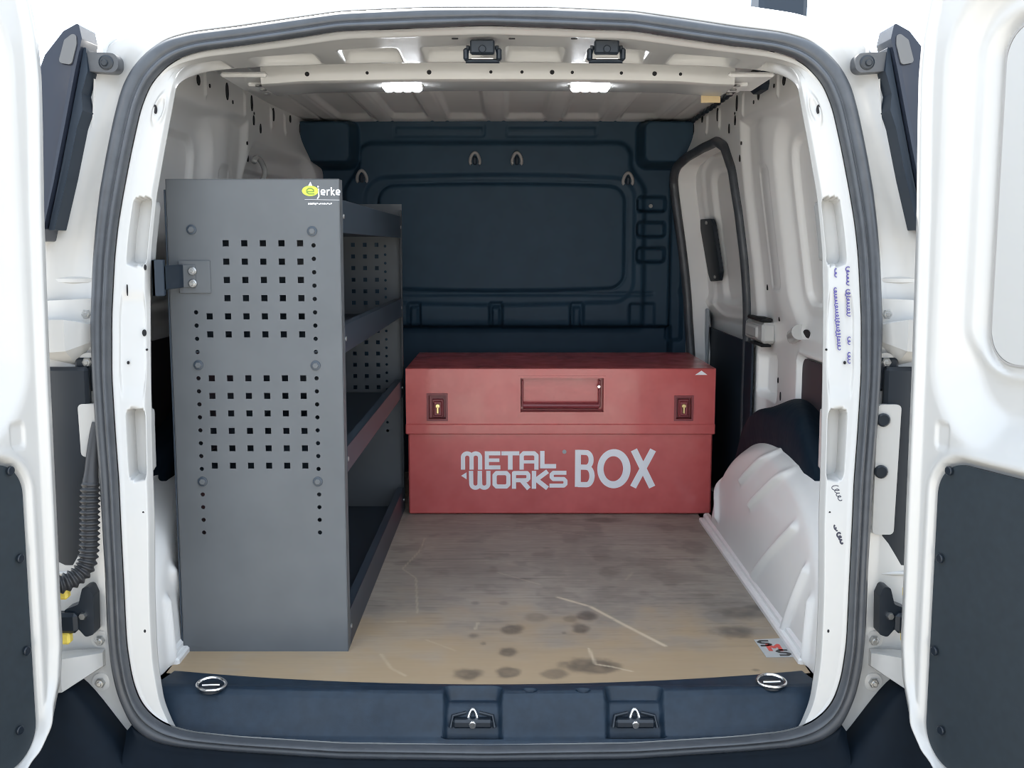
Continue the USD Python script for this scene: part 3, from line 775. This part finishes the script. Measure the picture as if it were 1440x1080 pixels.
# ---------------------------------------------------------------- rear doors
SE_Z = [-.10, -.06, -.035, -.014, .023, .089, .149, .212, .371, .6, .75, .865, 1.0, 1.08, 1.145, 1.197, 1.24, 1.28, 1.30]
SE_S = [.22, .10, .047, .012, -.016, -.040, -.048, -.048, -.050, -.052, -.055, -.058, -.065, -.068, -.064, -.052, -.028, .03, .10]
def rear_door(sx):
    right = sx > 0
    org = np.array([.715 if right else .728, 1.72])
    dr, nr = np.array([.342, -.94]), np.array([-.94, -.342])       # along the door, and out of its inner face
    D = Thing('door_2' if right else 'door_1', (sx * .72, 1.70, -.1), ('right' if right else 'left') + ' rear door of the van swung open, white with a black lower board', kind='structure')
    def W(s, w, z):
        s, w, z = np.broadcast_arrays(np.asarray(s, float), np.asarray(w, float), np.asarray(z, float))
        return np.stack([sx * (org[0] + s * dr[0] + w * nr[0]), org[1] + s * dr[1] + w * nr[1], z], -1)
    zz = np.r_[np.linspace(-.10, .06, 50), np.linspace(.065, 1.19, 226), np.linspace(1.195, 1.30, 36)]
    se = np.interp(zz, SE_Z, SE_S)
    k = np.exp(-np.linspace(-2, 2, 9) ** 2); k /= k.sum()
    se[4:-4] = np.convolve(se, k, 'valid')
    smax = .68
    edge = [(.035, -.105), (-.012, -.100), (-.016, -.092), (-.012, -.086), (.004, -.082), (.004, -.05), (.000, -.02), (.0015, -.009), (.006, -.002), (.012, 0)]
    inn = np.r_[np.linspace(.016, .30, 110), np.linspace(.306, 1, 60)]
    rowsP = []
    for e, w in edge:
        rowsP.append(W(se + e, w, zz))
    Sg, Zg = np.meshgrid(inn, zz, indexing='xy')
    Sg = np.where(inn[None, :] <= .30, se[:, None] + Sg, (se[:, None] + .30) + (smax - se[:, None] - .30) * (Sg - .30) / .70)
    w = np.zeros_like(Sg)
    ed = Sg - se[:, None]
    w = w + .006 * line(ed - .022, .007) - .006 * S(.026, .034, ed)
    R1 = rr(Sg, Zg, .36, .86, .335, .335, .11)                   # broad sunk field around the window pressing
    w = w - .045 * inside(R1, .075)
    g1 = S(.62, .56, Zg) * inside(R1 - .03, .02)
    bead = rr(Sg, Zg, .36, .89, .312, .268, .07)
    w = w + .010 * line(bead, .014)
    R2 = rr(Sg, Zg, .36, .885, .292, .262, .06)
    w = w - .006 * line(R2, .004)
    small = rr(Sg, Zg, .026, .512, .014, .020, .008)
    w = w - .004 * inside(small, .006)
    R3 = rr(Sg, Zg, .365, .225, .350, .256 , .065)
    w = w + .005 * line(R3 - .010, .008) - .012 * inside(R3, .010)
    Pi = W(Sg, w, Zg)                                         # rows along z
    P = np.concatenate([np.stack(rowsP, 1), Pi], 1)
    D.part('door_shell', grid(P, flip=right), 'white_dimmed', True, label='white painted inner side of the rear door')
    outer = np.stack([W(se + .03, -.106, zz), W(np.full(len(zz), smax), -.106, zz)], 1)
    D.part('outer_skin', grid(outer, flip=not right), 'white_dimmed', False)
    film = slab(affinity.translate(sbox(-.279, -.249, .279, .249).buffer(-.05).buffer(.05), .36, .885), .001, 'xy', 0)
    v = np.array(film.vertices)
    f2 = trimesh.Trimesh(W(v[:, 0], -.0425 + v[:, 2], v[:, 1]), film.faces, process=False); f2.fix_normals()
    gp = affinity.translate(sbox(-.2825, -.2525, .2825, .2525).buffer(-.05).buffer(.05), .36, .885)
    rg = slab(gp.difference(gp.buffer(-.0035)), .0012, 'xy', 0)
    v = np.array(rg.vertices)
    f3 = trimesh.Trimesh(W(v[:, 0], -.0425 + v[:, 2], v[:, 1]), rg.faces, process=False); f3.fix_normals()
    D.part('blank_edge', f3, 'rack_grey', False, label='grey edge of the window blank')
    D.part('window_blank', f2, 'door_film', False, label='smooth pale window blank')
    bd = slab(affinity.translate(sbox(-.343, -.249, .343, .249).buffer(-.058).buffer(.058), .365, .225), .005, 'xy', 0)
    v = np.array(bd.vertices)
    f2 = trimesh.Trimesh(W(v[:, 0], -.012 + v[:, 2], v[:, 1]), bd.faces, process=False); f2.fix_normals()
    D.part('lower_board', f2, 'black_board', False, label='black hardboard lower panel')
    for s_, z_ in ((.048, .460), (.038, .315), (.036, .160), (.060, .035), (.67, .40), (.67, .15), (.36, .455), (.36, .0)):
        q = disc((0, 0, 0), .0075, .004, 'z', 16)
        v = np.array(q.vertices)
        f2 = trimesh.Trimesh(W(s_ + v[:, 0], -.0045 + (.004 - v[:, 2]), z_ + v[:, 1]), q.faces, process=False); f2.fix_normals()
        D.part('screw', f2, 'black_plastic', 30, label='black screw')
rear_door(1)
rear_door(-1)

# ---------------------------------------------------------------- shelving
sh = Thing('shelving_unit', (-.45, 2.7, 0), 'tall dark grey perforated steel shelving unit standing along the left wall of the van', 'shelf')
XL, XR, YF, YR, HT = -.618, -.285, 2.10, 3.31, .940
def panel_poly(holes=True):
    pg = sbox(XL, .0, XR, HT)
    cut = []
    for j in range(6):
        for i in range(6):
            if i == 0 and j < 4:
                continue
            cut.append((-.542 + .0358 * i, .818 - .0352 * j))
    for j in range(6):
        for i in range(6):
            cut.append((-.542 + .0358 * i, .556 - .0348 * j))
    h = [sbox(a - .006, b - .006, a + .006, b + .006) for a, b in cut]
    zs = [.814 - .0258 * k for k in range(23)]
    h += [Point(-.337, q).buffer(.0042, 4) for q in zs if min(abs(q - t) for t in (.582, .350)) > .012]
    h += [Point(-.568, q).buffer(.0042, 4) for q in zs if q < .70 and min(abs(q - t) for t in (.582, .350)) > .012]
    return pg.difference(unary_union(h))
pp = panel_poly()
front = cat(slab(pp, .002, 'xz', YF), cbox(XR - .002, XR, YF, YF + .035, 0, HT, .0008), cbox(XL, XL + .002, YF, YF + .035, 0, HT, .0008), cbox(XL, XR, YF, YF + .03, HT - .002, HT, .0008))
sh.part('end_panel', front, 'shelf_steel', False, label='perforated steel end panel facing the rear doors')
rear = cat(slab(pp, .002, 'xz', YR - .002), cbox(XR - .002, XR, YR - .035, YR, 0, HT - .02, .0008), cbox(XL, XL + .002, YR - .035, YR, 0, HT, .0008))
sh.part('end_panel', rear, 'shelf_steel', False)
sh.part('back_panel', cbox(XL - .004, XL - .001, YF, YR, 0, .92, .0008), 'shelf_dark', False)
for z0, z1 in ((.838, .902), (.602, .657), (.360, .413), (.0, .075)):
    m = cat(cbox(XR - .003, XR, YF + .037, YR - .037, z0, z1, .001), cbox(XR - .02, XR, YF + .037, YR - .037, z1 - .002, z1, .0008))
    ps = sh.part('shelf_board', cbox(XL + .003, XR - .004, YF + .004, YR - .004, z0 + .004, z0 + .007, .001), 'shelf_dark', False)
    sh.part('front_lip', m, 'shelf_dark', False, under=ps)
    for yy in (YF + .045, YR - .045):
        sh.part('lip_rivet', disc((XR + .002, yy, (z0 + z1) / 2), .005, -.003, 'x', 10), 'steel', under=ps)
for a, b in ((-.571, .844), (-.339, .841), (-.567, .582), (-.338, .581), (-.567, .350), (-.339, .350)):
    p = sh.part('bolt', cat(disc((a, YF - .003, b), .0095, .003, n=20)), 'shelf_dark', 30)
    sh.part('bolt_head', disc((a, YF - .0055, b), .0065, .004, n=6), 'shelf_steel', 20, under=p)
# bracket to the pillar
br = cat(cbox(-.598, -.537, YF - .004, YF - .001, .722, .785, .001), cbox(-.594, -.565, YF - .007, YF - .003, .733, .777, .001))
pbk = sh.part('wall_bracket', br, 'shelf_steel', False, label='steel bracket fixing the shelving to the pillar')
sh.part('bracket_flange', cat(cbox(-.594, -.588, 1.935, YF - .003, .733, .777, .001), cbox(-.594, -.573, 1.926, 1.932, .724, .788, .001), cbox(-.594, -.588, 1.926, 1.985, .724, .788, .001)), 'dark_trim', False, under=pbk)
for z_ in (.765, .741):
    sh.part('bracket_bolt', cat(disc((-.570, YF - .012, z_), .008, .006, n=16), disc((-.570, YF - .015, z_), .004, .005, n=6)), 'steel', 30, under=pbk)
# maker's sticker, top right of the end panel
lx, lz = -.356, .9175
sk = .00144
def lg(u, v):
    return lx + (u - 425) * sk, lz - (v - 268) * sk
cx, cz = lg(435.5, 268)
e1 = affinity.translate(affinity.scale(Point(0, 0).buffer(1, 20), .0158, .0098), cx, cz)
p = sh.part('logo', slab(e1, .0006, 'xz', YF - .0009), 'logo_green', False, label='green and white maker logo')
ee = LineString([lg(431, 269), lg(440, 269), lg(440, 266.6), lg(437, 264.8), lg(433.5, 264.8), lg(431, 267), lg(431, 270), lg(433.5, 272), lg(440.5, 272)]).buffer(.0011)
sh.part('logo_letter', slab(ee, .0006, 'xz', YF - .0013), 'logo_dark', False, under=p)
crown = unary_union([Polygon([lg(433, 261.5), lg(436, 256), lg(438.5, 261.5)]), affinity.translate(Point(0, 0).buffer(.0016), *lg(446, 262.5)), LineString([lg(446.5, 265.5), lg(447, 275), lg(445, 278)]).buffer(.0011)])
glyph = [crown]
def stroke(pts, w):
    return LineString([lg(*q) for q in pts]).buffer(w / 2, cap_style=2, join_style=1)
w_ = .0024
glyph += [stroke([(450, 270), (455, 270), (455, 268), (453, 266.5), (451, 267), (450, 269), (450.5, 272.5), (455, 273)], w_),
          stroke([(458, 274), (458, 266.5)], w_), stroke([(458, 268.5), (460, 267), (461.5, 267)], w_),
          stroke([(463.5, 274), (463.5, 263)], w_), stroke([(467.5, 266.5), (464, 270), (467.8, 274)], w_),
          stroke([(470, 270), (474.5, 270), (474.5, 268), (472.5, 266.5), (470.5, 267.5), (470, 270), (470.5, 272.5), (474.5, 273)], w_)]
sh.part('logo_lettering', slab(unary_union(glyph), .0006, 'xz', YF - .0009), 'sticker_white', False, under=p)
dash = [stroke([(432.5 + 2.3 * i, 285.2 + .5 * math.sin(i * 2.2)), (432.5 + 2.3 * i + 1.5, 284.6 + .5 * math.cos(i * 3.1))], .0035 if i < 5 else .0024) for i in range(14)]
dash += [stroke([(428, 279.5), (474, 279.9)], .0005)]
sh.part('logo_small_print', slab(unary_union(dash), .0005, 'xz', YF - .0008), 'sticker_white', False, under=p)

# ---------------------------------------------------------------- red toolbox
tb = Thing('tool_chest', (.193, 3.49, 0), 'red steel site tool chest with METAL WORKS BOX lettering standing on the plywood floor', 'toolbox')
BX0, BX1, BY0, BY1 = -.266, .656, 3.224, 3.715
tb.part('body', cbox(BX0, BX1, BY0 + .004, BY1 - .004, .002, .262, .004), 'red_paint', label='red lower body of the chest')
hole_ = sbox(.070, .324, .322, .420) if False else sbox(.074, .318, .324, .421)
lat = [sbox(-.202, .297, -.151, .369), sbox(.543, .297, .589, .362)]
lf = sbox(-.271, .280, .660, .4495).difference(unary_union([hole_] + lat))
lid = cat(slab(lf, .004, 'xz', BY0 - .002), cbox(-.271, .660, BY0 + .03, BY1, .28, .4500, .004), cbox(-.271, .660, BY0 - .002, BY1, .4465, .4505, .0015), cbox(-.271, -.267, BY0 - .001, BY1, .28, .449, .001), cbox(.656, .660, BY0 - .001, BY1, .28, .449, .001), cbox(-.2725, .6615, BY0 - .0055, BY1, .250, .2815, .0025))
pl = tb.part('lid', lid, 'red_paint', False, label='red lid with a stepped rim')
# handle recess and handle
fr = sbox(.066, .316, .326, .432).buffer(.010)
fr = sbox(.062, .316, .330, .310)
rim = sbox(.066, .316, .326, .426)
rim = hole_.buffer(.006, join_style=2).difference(hole_)
ph = tb.part('handle_recess', cat(slab(rim, .004, 'xz', BY0 - .0045), cbox(.074, .318, BY0 + .022, BY0 + .026, .324, .421, .001)), 'red_paint', False, under=pl)
hb = cat(tube([(.082, BY0 + .006, .336), (.311, BY0 + .006, .336)], .0095, 14))
tb.part('handle_bar', hb, 'red_dark', 40, under=pl, label='dark red drop handle')
tb.part('handle_arm', cbox(.077, .083, BY0, BY0 + .012, .332, .415, .002), 'red_dark', False, under=pl)
tb.part('handle_arm', cbox(.309, .315, BY0, BY0 + .012, .332, .415, .002), 'red_dark', False, under=pl)
tb.part('handle_pin', disc((.310, BY0 - .003, .395), .005, .006, n=12), 'chrome', under=pl)
for (x0, x1, z1) in ((-.202, -.151, .369), (.543, .589, .362)):
    bx = sbox(x0, .297, x1, z1)
    p = tb.part('latch', cat(slab(bx.buffer(.006, join_style=2).difference(bx), .006, 'xz', BY0 - .006), cbox(x0, x1, BY0 + .014, BY0 + .018, .297, z1, .001)), 'red_dark', False, label='recessed lid latch')
    c_ = (x0 + x1) / 2
    tb.part('latch_lever', cat(cbox(c_ - .012, c_ + .014, BY0 + .002, BY0 + .014, .305, .350, .003), cbox(c_ - .016, c_ + .018, BY0 + .008, BY0 + .014, .300, .356, .002)), 'red_dark', 30, under=p)
    tb.part('latch_catch', cat(disc((c_ + .001, BY0 - .001, .335), .0075, .006, n=14), cbox(c_ - .003, c_ + .005, BY0 - .002, BY0 + .004, .312, .334, .002)), 'brass', 30, under=p)
# lettering, drawn in units of the photograph's close-up
def T(u, v):
    uu, vv = 640 + u / 4.8, 610 + v / 4.8
    return -.266 + (uu - 575) * .00215, .001 + (724 - vv) * .00222
def st(pts, w, cap=2, join=1):
    return LineString([T(*q) for q in pts]).buffer(w * .00215 / 4.8 / 2, cap_style=cap, join_style=join)
def arc(cx, cy, rx, ry, a0, a1, n=14):
    return [(cx + rx * math.cos(math.radians(a)), cy + ry * math.sin(math.radians(a))) for a in np.linspace(a0, a1, n)]
def letters(parts, name, label):
    tb.part(name, slab(unary_union(parts), .0008, 'xz', BY0 + .004 - .0008), 'sticker_white', False, label=label)
K = 30
mtop = [(58, 247)] + arc(87, 165, 29, 26, 180, 360) + [(116, 247)]
mtop2 = [(116, 247)] + arc(145, 165, 29, 26, 180, 360) + [(174, 247)]
met = [st(mtop, 29), st(mtop2, 29),
       st([(312, 138), (220, 138), (220, 232), (312, 232)], 28, join=2), st([(220, 184), (305, 184)], 24),
       st([(318, 138), (440, 138)], 28), st([(379, 138), (379, 247)], 32),
       st([(456, 247), (456, 152), (470, 138), (540, 138), (556, 152), (556, 247)], 29), st([(456, 195), (556, 195)], 22),
       st([(596, 122), (596, 224), (690, 224)], 30, join=2)]
wor = [st([(112, 255)] + arc(142, 342, 28, 26, 180, 0)[::1] + [(172, 255)], 29), st([(172, 255)] + arc(202, 342, 28, 26, 180, 0) + [(230, 255)], 29),
       st([(272, 285), (286, 270), (352, 270), (366, 285), (366, 346), (352, 360), (286, 360), (272, 346), (272, 285)], 29),
       st([(404, 375), (404, 270), (492, 270), (502, 282), (502, 306), (490, 318), (404, 318)], 28), st([(455, 318), (505, 375)], 32),
       st([(540, 255), (540, 375)], 30), st([(632, 258), (556, 314), (632, 372)], 31),
       st([(760, 268), (672, 268), (660, 280), (660, 298), (672, 310), (742, 310), (754, 322), (754, 343), (742, 354), (645, 354)], 28),
       Polygon([T(45, 288), T(82, 265), T(82, 312)])]
box_ = [st([(838, 115), (838, 362)], 40), st([(838, 131), (900, 133)] + arc(895, 182, 32, 48, -80, 90) + [(838, 231)], 34), st([(838, 229), (895, 231)] + arc(898, 290, 36, 58, -85, 90) + [(838, 347)], 36),
        Polygon([T(*q) for q in arc(1082, 241, 113, 131, 0, 360, 48)], [[T(*q) for q in arc(1078, 241, 66, 84, 0, 360, 40)]]),
        st([(1216, 115), (1344, 364)], 46), st([(1346, 115), (1214, 364)], 44)]
clip_ = Polygon([T(0, 115), T(1440, 115), T(1440, 600), T(0, 600)])
letters(met, 'lettering', 'white METAL lettering')
letters(wor, 'lettering', 'white WORKS lettering with a small triangle')
letters(box_, 'lettering', 'white BOX lettering')
tb.part('mark', slab(Polygon([T(*q) for q in arc(745, 128, 14, 14, 0, 360, 16)]), .0006, 'xz', BY0 + .0034), 'grey_strip', False)
single('paper_label', slab(Polygon([(.598, .4305), (.635, .4305), (.617, .4435)]), .0006, 'xz', BY0 - .0027), 'sticker_white', 'small white triangular sticker at the upper right corner of the red tool chest', 'sticker', smooth=False)

# ---------------------------------------------------------------- sticker on the floor
q = [(.549, 2.163), (.607, 2.172), (.606, 2.068), (.552, 2.066)]
fs = Thing('floor_sticker', (.578, 2.115, .0008), 'silver sticker with black and red letters on the plywood near the right wheel arch', 'sticker')
fs.part('backing', slab(Polygon(q), .0006, 'xy', .0004), 'sticker_silver', False)
def fl_letter(cx, cy, pts, m, w):
    s = LineString([(cx + a * .012, cy + b * .017) for a, b in pts]).buffer(w, cap_style=2, join_style=1)
    fs.part('letter', slab(s, .0005, 'xy', .0011), m, False)
Sg_ = [(.9, .8), (-.4, .8), (-.9, .4), (-.5, .05), (.5, -.05), (.9, -.4), (.4, -.8), (-.9, -.8)]
fl_letter(.566, 2.142, Sg_, 'logo_black', .0034)
fl_letter(.580, 2.116, [(-.9, -1), (-.9, 1), (0, .1), (.9, 1), (.9, -1)], 'logo_red', .0040)
fl_letter(.592, 2.090, Sg_, 'logo_black', .0036)
